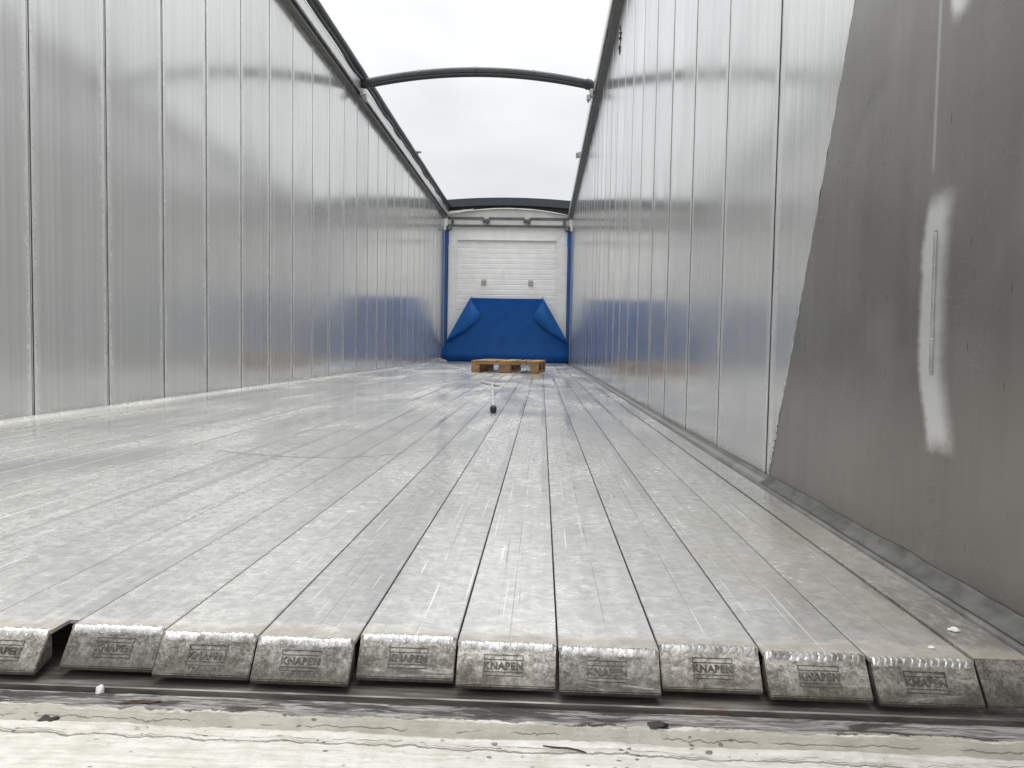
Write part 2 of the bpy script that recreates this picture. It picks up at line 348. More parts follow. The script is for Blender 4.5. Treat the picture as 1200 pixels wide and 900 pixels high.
M = dict(floor=mat_floor(), wall=mat_wall(), plate=mat_plate(), cast=mat_cast(), weld=mat_weld(), sill=mat_sill(), bed=mat_bed(),
         board=mat_headboard(), blue=mat_tarp('blue_pvc_sheet', (.004, .115, .43), .42), bluelit=mat_tarp('blue_pvc_inside_lit', (.018, .175, .54), .36),  # curled corners get a lighter blue for the light they catch
         wood=mat_wood(), darktarp=mat_tarp('dark_grey_tarpaulin', (.026, .028, .030), .45), slate=mat_tarp('slate_tarpaulin', (.045, .058, .068), .5),
         seam=plain('joint_grime_shade', (.085, .078, .068), .6, .3), rail=plain('rail_aluminium', (.62, .62, .61), .36, .85, .15, 14),  # joint grime, coloured dark to stand in for shade inside the grooves
         raildark=plain('grimy_rail', (.125, .122, .118), .42, .7, .3, 12), rubber=plain('black_rubber', (.012, .012, .012), .6),
         bluepaint=plain('blue_post_paint', (.012, .085, .30), .4), bow=plain('dark_grey_coating', (.085, .088, .09), .40, .3, .25, 18),
         galv=plain('galvanised_metal', (.42, .42, .41), .45, .75, .25, 40), tubealu=plain('pale_tube', (.62, .63, .64), .3, .4, .1),
         stamp=mat_stamp(), arch=plain('pale_grey_panel', (.52, .52, .505), .5, 0, .12, 4),
         cream=plain('cream_sheet', (.78, .77, .71), .6), black=plain('black_fragment', (.012, .011, .010), .6, 0, .4, 90), white=plain('pale_fragment', (.72, .72, .70), .5, 0, .2, 90),
         brown=plain('dry_brown_scrap', (.05, .028, .015), .8, 0, .4, 90), yard=plain('yard_concrete', (.16, .155, .15), .85, 0, .2, 1.5),
         under=plain('dark_underfloor', (.02, .019, .018), .8), trim=plain('scuffed_trim', (.20, .195, .186), .45, .6, .35, 22), sealant=plain('grey_sealant', (.23, .222, .21), .5, .2, .5, 26),
         rag=plain('grey_cloth', (.22, .225, .23), .85, 0, .3, 30), scrape=plain('shiny_torn_edge', (.62, .615, .60), .3, .8, .3, 60))

# ---------------------------------------------------------------- object helpers
def obj(name, bm, mat, parent=None, smooth=False, loc=None):
    me = bpy.data.meshes.new(name)
    bmesh.ops.recalc_face_normals(bm, faces=bm.faces); bm.to_mesh(me); bm.free()
    for m in (mat if isinstance(mat, (list, tuple)) else [mat]): me.materials.append(M[m])
    if smooth:
        for p in me.polygons: p.use_smooth = True
        me.set_sharp_from_angle(angle=math.radians(smooth if smooth is not True else 40))
    o = bpy.data.objects.new(name, me); C.objects.link(o)
    if loc: o.location = loc
    if parent: o.parent = parent
    return o
def tag(o, label, cat, group=None):
    o['label'] = label; o['category'] = cat
    if group: o['group'] = group
    o['kind'] = 'thing'
    return o
def thing(name, label, cat, loc=(0, 0, 0), group=None, rz=0):
    o = bpy.data.objects.new(name, None); C.objects.link(o); o.location = loc; o.rotation_euler = (0, 0, rz); o.empty_display_size = .1
    return tag(o, label, cat, group)
def box(bm, x0, x1, y0, y1, z0, z1, mi=0):
    v = [bm.verts.new((x, y, z)) for z in (z0, z1) for y in (y0, y1) for x in (x0, x1)]
    for f in ((0, 1, 3, 2), (4, 6, 7, 5), (0, 4, 5, 1), (2, 3, 7, 6), (0, 2, 6, 4), (1, 5, 7, 3)):
        bm.faces.new([v[i] for i in f]).material_index = mi
def bevel(bm, w, seg=2):
    bmesh.ops.bevel(bm, geom=list(bm.edges), offset=w, segments=seg, profile=.6, affect='EDGES', clamp_overlap=True)
def prism(bm, pts, axis, a, b, mats=None):
    """polygon pts in the two other axes, pulled along axis from a to b"""
    def P(p, t):
        return {'x': (t, p[0], p[1]), 'y': (p[0], t, p[1]), 'z': (p[0], p[1], t)}[axis]
    A = [bm.verts.new(P(p, a)) for p in pts]; B = [bm.verts.new(P(p, b)) for p in pts]
    n = len(pts)
    for i in range(n):
        f = bm.faces.new((A[i], A[(i + 1) % n], B[(i + 1) % n], B[i]))
        if mats: f.material_index = mats[i]
    bm.faces.new(A[::-1]); bm.faces.new(B)
def tube(bm, path, r, n=12, cap=True):
    path = [Vector(p) for p in path]; rings = []
    for i, p in enumerate(path):
        t = (path[min(i + 1, len(path) - 1)] - path[max(i - 1, 0)]).normalized()
        up = Vector((0, 0, 1)) if abs(t.z) < .9 else Vector((1, 0, 0))
        a = t.cross(up).normalized(); b = t.cross(a)
        rr = r[i] if isinstance(r, (list, tuple)) else r
        ra, rb = rr if isinstance(rr, (list, tuple)) else (rr, rr)
        rings.append([bm.verts.new(p + a * ra * math.cos(2 * math.pi * k / n) + b * rb * math.sin(2 * math.pi * k / n)) for k in range(n)])
    for A, B in zip(rings, rings[1:]):
        for k in range(n): bm.faces.new((A[k], A[(k + 1) % n], B[(k + 1) % n], B[k]))
    if cap: bm.faces.new(rings[0][::-1]); bm.faces.new(rings[-1])
def grid(bm, fn, nu, nv, mi=0):
    vs = [[bm.verts.new(fn(i / nu, j / nv)) for j in range(nv + 1)] for i in range(nu + 1)]
    for i in range(nu):
        for j in range(nv): bm.faces.new((vs[i][j], vs[i + 1][j], vs[i + 1][j + 1], vs[i][j + 1])).material_index = mi
    return vs
def lerp(a, b, t): return a + (b - a) * t
def interp(tab, t):
    for (a, va), (b, vb) in zip(tab, tab[1:]):
        if t <= b: return lerp(va, vb, (t - a) / (b - a))
    return tab[-1][1]
ORD = ('first second third fourth fifth sixth seventh eighth ninth tenth eleventh twelfth thirteenth fourteenth fifteenth sixteenth '
       'seventeenth eighteenth nineteenth twentieth twenty-first twenty-second').split()

# ---------------------------------------------------------------- trailer measures
XL, XR, H, D = -1.946, .538, 2.80, 14.30
G0, W = .0223, .1053
SEAM0, PITCH = 1.736, .482

# ---------------------------------------------------------------- ground outside and the bed under the slats
bm = bmesh.new(); grid(bm, lambda u, v: (lerp(-1500, 1500, u), lerp(-1500, 1500, v), -1.30), 6, 6)
obj('ground', bm, 'yard')['kind'] = 'structure'
bm = bmesh.new(); box(bm, XL - .02, XR + .02, .80, D + .3, -.11, -.055)
obj('floor', bm, 'under')['kind'] = 'structure'

# ---------------------------------------------------------------- side walls
def wall_panel_bm(s, w=PITCH, h=H):
    g = w / 2
    pts = [(0, -g + .0080), (0, g - .0080), (-.007, g - .0072), (-.007, g - .0040), (-.0015, g - .0034), (-.0015, g), (-.03, g), (-.03, -g), (-.0015, -g), (-.0015, -g + .0034), (-.007, -g + .0040), (-.007, -g + .0072)]
    mats = [0, 1, 1, 1, 0, 0, 0, 0, 0, 1, 1, 1]
    b = bmesh.new(); prism(b, [(s * a, c) for a, c in pts], 'z', .004, h, mats); return b
def side_wall(s, x, label):
    t = thing('side_wall', label, 'wall', (x, 0, 0))
    first = None
    for k in range(-3, 27):
        y0 = SEAM0 + PITCH * k
        if y0 > D - .1: break
        if y0 + PITCH > D: pass
        if first is None:
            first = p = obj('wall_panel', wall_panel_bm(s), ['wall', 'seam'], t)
        else:
            p = first.copy(); C.objects.link(p); p.parent = t
        p.location = (0, y0 + PITCH / 2, 0); p.rotation_euler = (0, 0, random.uniform(-.004, .004))
    ya, yb = .29, D - .01
    b = bmesh.new(); prism(b, [(s * .001, H), (s * .056, H + .004), (s * .056, H + .012), (s * .001, H + .012)], 'y', ya, yb)
    obj('rail_flange', b, 'raildark', t)
    b = bmesh.new(); box(b, *sorted((s * -.03, s * .046)), ya, yb, H + .0125, H + .15); obj('rail_gap_shade', b, 'rubber', t)  # black box stands in for the shaded gap below the top rail
    b = bmesh.new(); prism(b, [(s * .0465, H + .052), (s * .068, H + .048), (s * .076, H + .054), (s * .076, H + .135), (s * .070, H + .140), (s * .070, H + .152), (s * .0465, H + .152)], 'y', ya, yb)
    obj('top_rail', b, 'rail', t)
    return t
LW = side_wall(1, XL, 'aluminium side wall of upright ribbed panels under the black rolled roof tarp')
RW = side_wall(-1, XR, 'aluminium side wall with a dull dark steel plate lapped over its near end')
# angle strip where each wall meets the floor
b = bmesh.new(); prism(b, [(0.0005, .016), (.003, .016), (.008, .007), (.040, .004), (.170, .003), (.170, -.010), (.0005, -.010)], 'y', .60, D - .02); obj('floor_angle', b, 'floor', LW)
b = bmesh.new(); prism(b, [(-.0045, .020), (-.0070, .020), (-.012, .0125), (-.026, .0075), (-.031, .002), (-.0335, -.002), (-.036, -.010), (-.0045, -.010)], 'y', .60, D - .02); obj('floor_angle', b, 'trim', RW)
# fixed edge strip beside the outermost slat, right and left
b = bmesh.new(); box(b, -.0925, -.0365, .742, D - .03, -.012, .0015); o = obj('edge_strip', b, 'floor', RW)
b = bmesh.new(); prism(b, [(.742, .0010), (.7155, -.034), (.7155, -.039), (.742, -.039)], 'x', -.0925, .02); obj('edge_strip_end', b, 'cast', RW)
b = bmesh.new(); box(b, .0, .0715, .742, D - .03, -.012, -.011); obj('edge_strip', b, 'floor', LW)

# dark steel plate lapped over the near end of the right wall
def edge_y(z): return 1.705 - .418 * z + .0015 * noise.noise(Vector((z * 5, 3, 0))) + .0016 * noise.noise(Vector((z * 60, 7, 0)))
b = bmesh.new(); zs = [.012 + i * (2.78 - .012) / 160 for i in range(161)]
fr = [b.verts.new((-.0040, edge_y(z), z)) for z in zs]; fl = [b.verts.new((-.0040, .29, z)) for z in zs]
br = [b.verts.new((-.0008, edge_y(z) + .001, z)) for z in zs]; bl = [b.verts.new((-.0008, .29, z)) for z in zs]
for i in range(160):
    b.faces.new((fl[i], fl[i + 1], fr[i + 1], fr[i])); b.faces.new((fr[i], fr[i + 1], br[i + 1], br[i])); b.faces.new((bl[i], br[i], br[i + 1], bl[i + 1]))
pl = obj('lap_plate', b, 'plate', RW); pl['label'] = 'dull dark steel plate with a slanting edge and a bright ground weld'
# sealant squeezed out along the slanting edge
def bead(path, r, seed, n=7, rip=0.0):
    b = bmesh.new(); rr = []
    for i, p in enumerate(path):
        q = r * (1 + .45 * noise.noise(Vector((i * .37, seed, 0))))
        rr.append((q, q))
    tube(b, path, rr, n); return b
b = bmesh.new()
P0 = [Vector((-.0015, edge_y(z) + .002, z)) for z in [i * .008 for i in range(2, 345)]]
rr = [(max(.0008, .0022 * (1 + .9 * noise.noise(Vector((p.z * 30, 1, 0))))),) * 2 for p in P0]; tube(b, P0, rr, 6)
obj('edge_grime', b, 'under', pl, True)
b = bmesh.new()
P0 = [Vector((-.0022, edge_y(z) + .006 + .006 * noise.noise(Vector((z * 14, 9, 0))), z)) for z in [i * .004 for i in range(8, 105)]]
rr = [(max(.0006, .0022 * (1 - p.z / .46) + .0012 * noise.noise(Vector((p.z * 50, 4, 0))) + .0012), .007 * max(.15, (1 - p.z / .44) * (1 + .9 * noise.noise(Vector((p.z * 22, 6, 0)))))) for p in P0]; tube(b, P0, rr, 8)
obj('torn_edge', b, 'scrape', pl, True)
# weld bead on the plate
b = bmesh.new(); pts = []; rr = []
for i in range(150):
    t = i / 149; z = lerp(.281, .478, t)
    pts.append((-.0055, 1.0155 + .004 * t + .0006 * noise.noise(Vector((t * 12, 2, 2))), z))
    q = .0026 * (1 + .07 * math.sin(i * 1.9) + .2 * noise.noise(Vector((i * .5, 5, 0))))
    if i < 4 or i > 145: q *= .75
    rr.append((q, q))
tube(b, pts, rr, 8); obj('weld_seam', b, 'galv', pl, True)
# crumpled flap of torn strip on the right floor angle
b = bmesh.new()
def flap(u, v):
    y = lerp(.62, 1.69, u); n1 = noise.noise(Vector((u * 11, 2, 0))); n2 = noise.noise(Vector((u * 31, 5, v)))
    n3 = max(0, noise.noise(Vector((u * 6, 8, 0)))); hh = (.002 + .003 * n1 + .0015 * n2 + .009 * n3) * (1.25 - 1.1 * u) * min(1, (1 - u) * 5)
    return (interp([(0, -.0285), (.35, -.0145), (.6, -.0085), (1, -.0047)], v) - .0012 * abs(n2), y, interp([(0, .0085), (.35, .0145), (.6, .0215), (1, .0225 + max(.001, hh))], v))
vs = grid(b, flap, 170, 6)
bmesh.ops.solidify(b, geom=list(b.faces), thickness=.0008); obj('sealant_strip', b, 'sealant', RW, True)
# tear high in the right wall
b = bmesh.new(); tube(b, [(-.002, 5.50 + .05 * noise.noise(Vector((i * .4, 0, 0))) + .13 * (i / 12 - .3) ** 2, 2.70 - .2 * i / 12) for i in range(13)], [(.004, .006 + .01 * math.sin(i / 12 * math.pi)) for i in range(13)], 6)
obj('wall_tear', b, 'black', RW, True)

# small bow seat on the right rail, one more on the left
b = bmesh.new(); box(b, -.112, -.077, 9.85, 9.91, H + .06, H + .13); bevel(b, .006)
tube(b, [(-.11, 9.88, H + .115), (-.135, 9.88, H + .115)], .016, 8); tube(b, [(-.122, 9.88, H + .10), (-.122, 9.88, H + .05)], .012, 8)
obj('bow_seat', b, 'galv', RW)

# ---------------------------------------------------------------- roof tarp rolled up on the left rail
t = thing('rolled_tarp', 'black roof tarp rolled into a long tube along the left wall top', 'tarp', (XL, 0, H))
b = bmesh.new(); pts = []; rr = []
for i in range(281):
    y = lerp(.3, D + .02, i / 280)
    pts.append((.072 + .004 * noise.noise(Vector((y * .8, 1, 0))), y, .238 + .006 * noise.noise(Vector((y * .6, 8, 0)))))
    q = .044 * (1 + .07 * noise.noise(Vector((y * 2.3, 4, 0)))); rr.append((q, q))
tube(b, pts, rr, 14); obj('tarp_roll', b, 'darktarp', t, True)
b = bmesh.new(); pts = []; rr = []
for i in range(401):
    y = lerp(.3, D, i / 400); sag = .010 * noise.noise(Vector((y * 1.6, 2, 0))) - .012 * max(0, math.sin(y * 2.9)) ** 6
    pts.append((.080 + .006 * noise.noise(Vector((y * 2.1, 5, 0))), y, .176 + sag)); q = .017 * (1 + .22 * noise.noise(Vector((y * 3.3, 7, 0)))); rr.append((q, q * 1.1))
tube(b, pts, rr, 10); obj('tarp_hem', b, 'darktarp', t, True)
b = bmesh.new(); box(b, .10, .165, 10.44, 10.50, .265, .285); bevel(b, .004); tube(b, [(.10, 10.47, .24), (.12, 10.47, .275)], .02, 8)
obj('end_clip', b, 'galv', t)

# ---------------------------------------------------------------- roof bow
YB = 7.4; bx0, bx1 = XL + .085, XR - .095
t = thing('roof_bow', 'dark grey arched roof bow spanning the open top between both walls', 'roof bow', ((bx0 + bx1) / 2, YB, 2.9))
hw = (bx1 - bx0) / 2
def bowpt(u, dz=0.0): return (hw * u, 0, .040 + dz + .125 * (1 - u * u) + .006 * u * 0)
b = bmesh.new(); tube(b, [bowpt(-.97 + 1.94 * i / 40, .012) for i in range(41)], [(.024, .030)] * 41, 14); obj('bow_tube', b, 'bow', t, True)
b = bmesh.new(); tube(b, [bowpt(-.96 + 1.92 * i / 40, -.036) for i in range(41)], [(.020, .021 + .004 * math.sin(math.pi * i / 40))] * 41, 12); obj('bow_sleeve', b, 'darktarp', t, True)
for sgn in (-1, 1):
    b = bmesh.new(); tube(b, [(sgn * hw * .945, 0, .040 + .118 * .107), (sgn * hw * .98, 0, .036), (sgn * hw * 1.005, 0, .020), (sgn * hw * 1.012, 0, -.02)], [(.040, .052), (.044, .056), (.040, .05), (.032, .032)], 14); obj('end_cap', b, 'darktarp', t, True)
    b = bmesh.new(); box(b, *sorted((sgn * hw * .985, sgn * (hw + .018))), -.05, .05, -.085, -.02); bevel(b, .006)
    b2 = [sgn * (hw - .05)]
    box(b, *sorted((sgn * (hw - .045), sgn * (hw - .005))), -.03, .03, -.115, -.07)
    tube(b, [(sgn * (hw - .03), 0, -.115), (sgn * (hw - .03), 0, -.14)], .009, 8)
    obj('bow_bracket', b, 'galv', t)
for u in (-.5, 0, .5):
    b = bmesh.new(); p = bowpt(u, .025); tube(b, [(p[0], -.020, p[2]), (p[0], -.034, p[2])], .012, 10); obj('bolt', b, 'galv', t)

# ---------------------------------------------------------------- headboard at the far end
t = thing('headboard', 'white ribbed front wall between two blue posts at the far end', 'front wall', ((XL + XR) / 2, D, 0))
cx = (XL + XR) / 2; HB = dict(a=XL - cx, b=XR - cx)
L, Rr = HB['a'], HB['b']
il, ir, rec, zt = L + .242, Rr - .287, .075, 2.405
b = bmesh.new(); prof = [(rec + .05, 0.0)]; z = .02
while z < zt - .02:
    prof += [(rec, z), (rec - .006, z + .012), (rec - .006, z + .088), (rec, z + .1)]; z += .101
prof = [(rec, 0)] + [p for p in prof[1:] if p[1] < zt] + [(rec, zt), (rec + .05, zt), (rec + .05, 0)]
prism(b, prof, 'x', il, ir); obj('back_panel', b, 'board', t)
for xo, xi in ((L + .085, il), (ir, Rr - .085)):
    b = bmesh.new(); v = [b.verts.new((x, y, z)) for y in (.030, .055) for x, z in ((xo, 0), (xi, 0), (xi, zt if xi == il else 2.655), (xo, 2.655 if xi == il else zt))]
    for f in ((0, 1, 2, 3), (7, 6, 5, 4), (0, 4, 5, 1), (1, 5, 6, 2), (2, 6, 7, 3), (3, 7, 4, 0)): b.faces.new([v[i] for i in f])
    obj('side_panel', b, 'board', t)
b = bmesh.new(); prism(b, [(L + .091, 2.655), (il + .004, zt + .004), (ir - .004, zt + .004), (Rr - .091, 2.655)], 'y', .030, .055); obj('top_panel', b, 'board', t)
b = bmesh.new()
box(b, il - .008, il + .005, .020, .0295, 0, zt - .008); box(b, ir - .005, ir + .008, .020, .0295, 0, zt - .008); box(b, il - .008, ir + .008, .020, .0295, zt - .0075, zt + .005)
obj('panel_trim', b, 'board', t)
b = bmesh.new(); box(b, L - .2, Rr + .2, rec + .06, rec + .08, 0, 2.98); obj('outer_skin', b, 'board', t)
for sgn, xa in ((1, L), (-1, Rr)):
    b = bmesh.new(); box(b, *sorted((xa + sgn * .002, xa + sgn * .058)), -.04, .04, 0, 2.58); bevel(b, .006)
    box(b, *sorted((xa + sgn * .03, xa + sgn * .082)), -.036, .0, 2.28, 2.56)
    obj('corner_post', b, 'bluepaint', t)
    b = bmesh.new(); box(b, *sorted((xa + sgn * .06, xa + sgn * .072)), -.012, .012, 0, 2.27); obj('post_strip', b, 'rubber', t)
    b = bmesh.new(); box(b, *sorted((xa + sgn * .03, xa + sgn * .14)), -.075, -.045, 2.57, 2.66); bevel(b, .02, 2); tube(b, [(xa + sgn * .09, -.10, 2.56), (xa + sgn * .09, -.05, 2.65)], .03, 10)
    obj('hinge_bracket', b, 'raildark', t)
b = bmesh.new(); box(b, L + .06, Rr - .06, -.05, .05, 2.655, 2.685); obj('cross_rail', b, 'raildark', t)
b = bmesh.new(); box(b, L + .06, Rr - .06, -.02, .04, 2.687, 2.84); obj('header_beam', b, 'arch', t)
b = bmesh.new()
for x0, x1 in ((L + .06, -.48), (-.38, .32), (.42, Rr - .06)): box(b, x0, x1, -.030, -.021, 2.785, 2.835)
for x0 in (L + .13, Rr - .17): box(b, x0, x0 + .05, -.030, -.021, 2.70, 2.78)
obj('header_slot', b, 'raildark', t)
for xx in (-.43, .37):
    b = bmesh.new(); box(b, xx - .07, xx + .07, -.06, -.021, 2.735, 2.80); bevel(b, .012); tube(b, [(xx + .03, -.07, 2.74), (xx + .03, -.03, 2.74)], .035, 10); obj('latch', b, 'raildark', t)
def archz(x, e, m):
    u = x / (Rr - .04); return e + (m - e) * (1 - u * u)
b = bmesh.new(); n = 32; xs = [lerp(L + .04, Rr - .04, i / n) for i in range(n + 1)]
prism(b, [(x, archz(x, 2.868, 2.995)) for x in xs] + [(x, 2.842) for x in xs[::-1]], 'y', -.01, .05); obj('arch_panel', b, 'arch', t)
b = bmesh.new(); prism(b, [(x, archz(x, 2.878, 3.012)) for x in xs] + [(x, archz(x, 2.869, 2.996)) for x in xs[::-1]], 'y', -.05, .06); obj('arch_trim', b, 'cream', t)
b = bmesh.new(); prism(b, [(x * 1.02, archz(x, 3.155, 3.21)) for x in xs] + [(x * 1.02, archz(x, 3.005, 3.062)) for x in xs[::-1]], 'y', -.06, .10); obj('roof_cap', b, 'slate', t)
b = bmesh.new(); prism(b, [(x * 1.015, archz(x, 3.004, 3.061)) for x in xs] + [(x * 1.015, archz(x, 2.90, 3.02)) for x in xs[::-1]], 'y', .02, .09); obj('cap_underside_shade', b, 'darktarp', t)  # dark sheet stands in for the shade between cap and arch
b = bmesh.new(); grid(b, lambda u, v: (lerp(L + .05, L + .56, u), -.075 + .02 * v, lerp(2.905, 2.975, u) + .055 * (v - .5) * (1 - .55 * u) + .006 * noise.noise(Vector((u * 7, v * 2, 0)))), 16, 4)
bmesh.ops.solidify(b, geom=list(b.faces), thickness=.008); obj('loose_strip', b, 'cream', t, True)
for hx in (-1.164 - cx, -.251 - cx):
    hx *= 1.015; b = bmesh.new()
    box(b, hx - .05, hx + .05, rec - .018, rec - .007, 1.52, 1.63); bevel(b, .004)
    tube(b, [(hx - .035, rec - .03, 1.60), (hx - .04, rec - .05, 1.545), (hx, rec - .055, 1.53), (hx + .04, rec - .05, 1.545), (hx + .035, rec - .03, 1.60)], .010, 8)
    tube(b, [(hx - .045, rec - .025, 1.60), (hx + .045, rec - .025, 1.60)], .009, 8)
    obj('lashing_ring', b, 'galv', t)

# ---------------------------------------------------------------- blue sheet hung against the front wall
t = thing('blue_sheet', 'blue plastic sheet hung against the white front wall, its corners curling inward', 'sheet', (cx, D, 0))
TL, TR = -1.421 - cx, .014 - cx; BL, BR = L + .006, Rr - .012
def sheet_lr(z):
    zz = max(0., min(1., (z - .41) / (1.262 - .41)))
    l = lerp(-1.864 - cx, TL, zz); r = lerp(.505 - cx, TR, zz)
    if z < .41:
        k = min(1, (.41 - z) / .20) ; k = math.sin(k * math.pi / 2)
        l = lerp(l, BL, k); r = lerp(r, BR, k)
        if z < .13: q = (1 - ((z - .012) / .118)) ** 2 * .05; l += q; r -= q
    return l, r
def front(z):                      # the sheet leans back at the top and bellies out above the floor
    u = min(1, z / 1.26)
    return -.05 - .26 * (1 - u) ** 1.5 + (.14 * ((.16 - z) / .16) ** 2 if z < .16 else 0)
def sheet(u, v):
    z = lerp(.012, 1.262, v); l, r = sheet_lr(z); x = lerp(l, r, u)
    fold = .010 * noise.noise(Vector((x * 1.4, z * .8, 3))) + .004 * noise.noise(Vector((x * 5, z * 3, 1)))
    e = min(u, 1 - u); y = front(z) + fold + .02 * (1 - min(1, e / .06)) ** 2
    if v > .9: z += .006 * math.sin(u * math.pi) * -1
    return (x, y, z)
b = bmesh.new(); grid(b, sheet, 70, 60); bmesh.ops.solidify(b, geom=list(b.faces), thickness=.004)
body = obj('sheet_body', b, 'blue', t, True)
# corner curls: outer edge stays on the silhouette, inner edge rolls forward onto the sheet
CUL = [(0, 0.0), (.08, .12), (.16, .235), (.25, .315), (.33, .335), (.42, .315), (.55, .25), (.70, .175), (.85, .095), (1, 0.0)]
for sgn in (-1, 1):
    def curl(u, v):
        z = lerp(1.255, .405, u); l, r = sheet_lr(z); e = l if sgn < 0 else r
        wdt = interp(CUL, u); x = e - sgn * wdt * v; zz = z - .10 * v * min(1, wdt / .2)
        y = front(max(.02, zz)) - .012 - .16 * math.sqrt(max(0, wdt / .285)) * math.sin(math.pi * (.10 + .82 * v)) ** .8 * (.35 + .65 * u)
        return (x, y, zz)
    b = bmesh.new(); grid(b, curl, 40, 16); bmesh.ops.solidify(b, geom=list(b.faces), thickness=.004)
    obj('curled_corner', b, 'bluelit', t, True)
    b = bmesh.new(); ex = TL if sgn < 0 else TR
    tube(b, [(ex, -.055, 1.24), (ex - sgn * .01, -.06, 1.275), (ex - sgn * .02, -.02, 1.30), (ex - sgn * .02, .2, 1.33)], .009, 8); obj('tie_cord', b, 'galv', t)

# ---------------------------------------------------------------- floor slats with welded end plates
FRONT = {1: .753, 2: .743, 0: .7375}
def text_mesh(body, size, ext, bold=0.0, space=1.0):
    cu = bpy.data.curves.new('lettering', 'FONT'); cu.body = body; cu.size = size; cu.extrude = ext; cu.offset = bold
    cu.align_x = 'CENTER'; cu.align_y = 'CENTER'; cu.space_character = space; cu.resolution_u = 3
    o = bpy.data.objects.new('lettering_source', cu); C.objects.link(o)
    dg = bpy.context.evaluated_depsgraph_get(); me = bpy.data.meshes.new_from_object(o.evaluated_get(dg))
    bpy.data.objects.remove(o); return me
ME_KN = text_mesh('KNAPEN', .0098, .0006, .00034, 1.10); ME_TR = text_mesh('TRAILERS', .0050, .0003, .0001, 1.25)
def fit(me, wx, hy):
    xs = [v.co.x for v in me.vertices]; ys = [v.co.y for v in me.vertices]
    mx_, my_ = (max(xs) + min(xs)) / 2, (max(ys) + min(ys)) / 2
    for v in me.vertices: v.co.x = (v.co.x - mx_) * wx / (max(xs) - min(xs)); v.co.y = (v.co.y - my_) * hy / (max(ys) - min(ys))
fit(ME_KN, .0405, .0074); fit(ME_TR, .036, .0036)
for me in (ME_KN, ME_TR): me.materials.append(M['stamp'])
def frame_mesh():
    b = bmesh.new(); w, e = .0205, .0006
    for z0, h in ((.0055, .0052), (-.0100, .0042)):
        for (x0, x1, a, c) in ((-w, w, z0 + h - e, z0 + h), (-w, w, z0, z0 + e), (-w, -w + e, z0 + e, z0 + h - e), (w - e, w, z0 + e, z0 + h - e)):
            box(b, x0, x1, a, c, -.0002, .00045)
    return b
me_fr = bpy.data.meshes.new('stamp_frame'); bb = frame_mesh(); bb.to_mesh(me_fr); bb.free(); me_fr.materials.append(M['stamp'])
DY, DZ = .0245, .034; SL = math.hypot(DY, DZ)
for idx, k in enumerate(range(3, -19, -1)):
    xa = G0 + k * W; xc = xa + W / 2; yf = FRONT[k % 3]; far = k < -7
    hw_ = W / 2 - .0009; inr = .013 if k == -6 else .0012
    o_ = ORD[idx]
    if far: lb = f'{o_} worn aluminium floor slat counted from the right wall, running out past the left edge'
    elif k == -6: lb = f'{o_} aluminium floor slat from the right wall, a wide black gap beside its end plate'
    else: lb = f'{o_} worn aluminium floor slat from the right wall, sloping stamped end plate in view'
    t = thing('floor_slat', lb, 'floor slat', (xc, yf, 0), 'aluminium slats of the trailer floor')
    b = bmesh.new()
    prism(b, [(-hw_, -.004), (-hw_, -.0008), (-hw_ + .0008, 0), (hw_ - .0008, 0), (hw_, -.0008), (hw_, -.004)], 'y', .03 if k == -6 else 0, D - yf - .04 + .004 * (k % 3))
    if k == -6: prism(b, [(-hw_, -.004), (-hw_, 0), (hw_ - .011, 0), (hw_ - .011, -.004)], 'y', 0, .0298)
    obj('slat_deck', b, 'floor', t)
    # end plate
    b = bmesh.new(); hx = hw_ - .0008
    prism(b, [(.004, -.0012), (-.0005, -.0010), (-DY, -DZ), (-DY + .001, -DZ - .005), (.004, -.030)], 'x', -hx, hx - (inr - .0012))
    bmesh.ops.bevel(b, geom=list(b.edges), offset=.0009, segments=2, affect='EDGES')
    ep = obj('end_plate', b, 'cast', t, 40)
    # weld ripples
    b = bmesh.new(); nu = 190
    pw = random.random() * 50
    amp = [random.uniform(.55, 1.25) for _ in range(40)]
    def weld(u, v):
        x = lerp(-hx + .0015, hx - (inr - .0012) - .0015, u); a = v * 2 - 1
        s_ = (x + .05) / .0068 + .45 * noise.noise(Vector((x * 60, pw, 0))) + a * a * .55
        f_ = s_ % 1.0; rip = .30 + .70 * (1 - f_) ** .7
        wdt = .0066 * (1 + .20 * noise.noise(Vector((x * 110, pw, 2)))) * (.86 + .14 * math.sin(f_ * math.pi))
        q = amp[int(s_) % 40]; hgt = .0025 * rip * q * max(0, 1 - a * a) ** .55
        end = min(1, min(u, 1 - u) / .02); hgt *= end
        t_ = -.0012 + a * wdt + .0006 * noise.noise(Vector((x * 90, pw, 5)))
        if t_ > 0: base = Vector((x, t_, 0)); nn = Vector((0, -.25, .97))
        else: base = Vector((x, t_ * DY / SL, t_ * DZ / SL)); nn = Vector((0, -.55, .83))
        return base + nn * (hgt - .0003)
    grid(b, weld, nu, 10); obj('weld_bead', b, 'weld', t, True)
    if not far:
        rot = (math.atan2(DZ, DY), 0, 0); fr_ = .53
        px = random.uniform(-.004, .004) - (inr / 2 if k == -6 else 0)
        p = (px, -DY * fr_ - .0002 * DZ / SL, -DZ * fr_ + .0002)
        for me, nm, dv in ((ME_KN, 'lettering', 0), (me_fr, 'stamp_frame', 0)) + (((ME_TR, 'lettering', -.0132),) if k in (-4, -3) else ()):
            q = bpy.data.objects.new(nm, me); C.objects.link(q); q.parent = ep; q.rotation_euler = rot
            q.location = (p[0], p[1] + dv * DY / SL, p[2] + dv * DZ / SL)

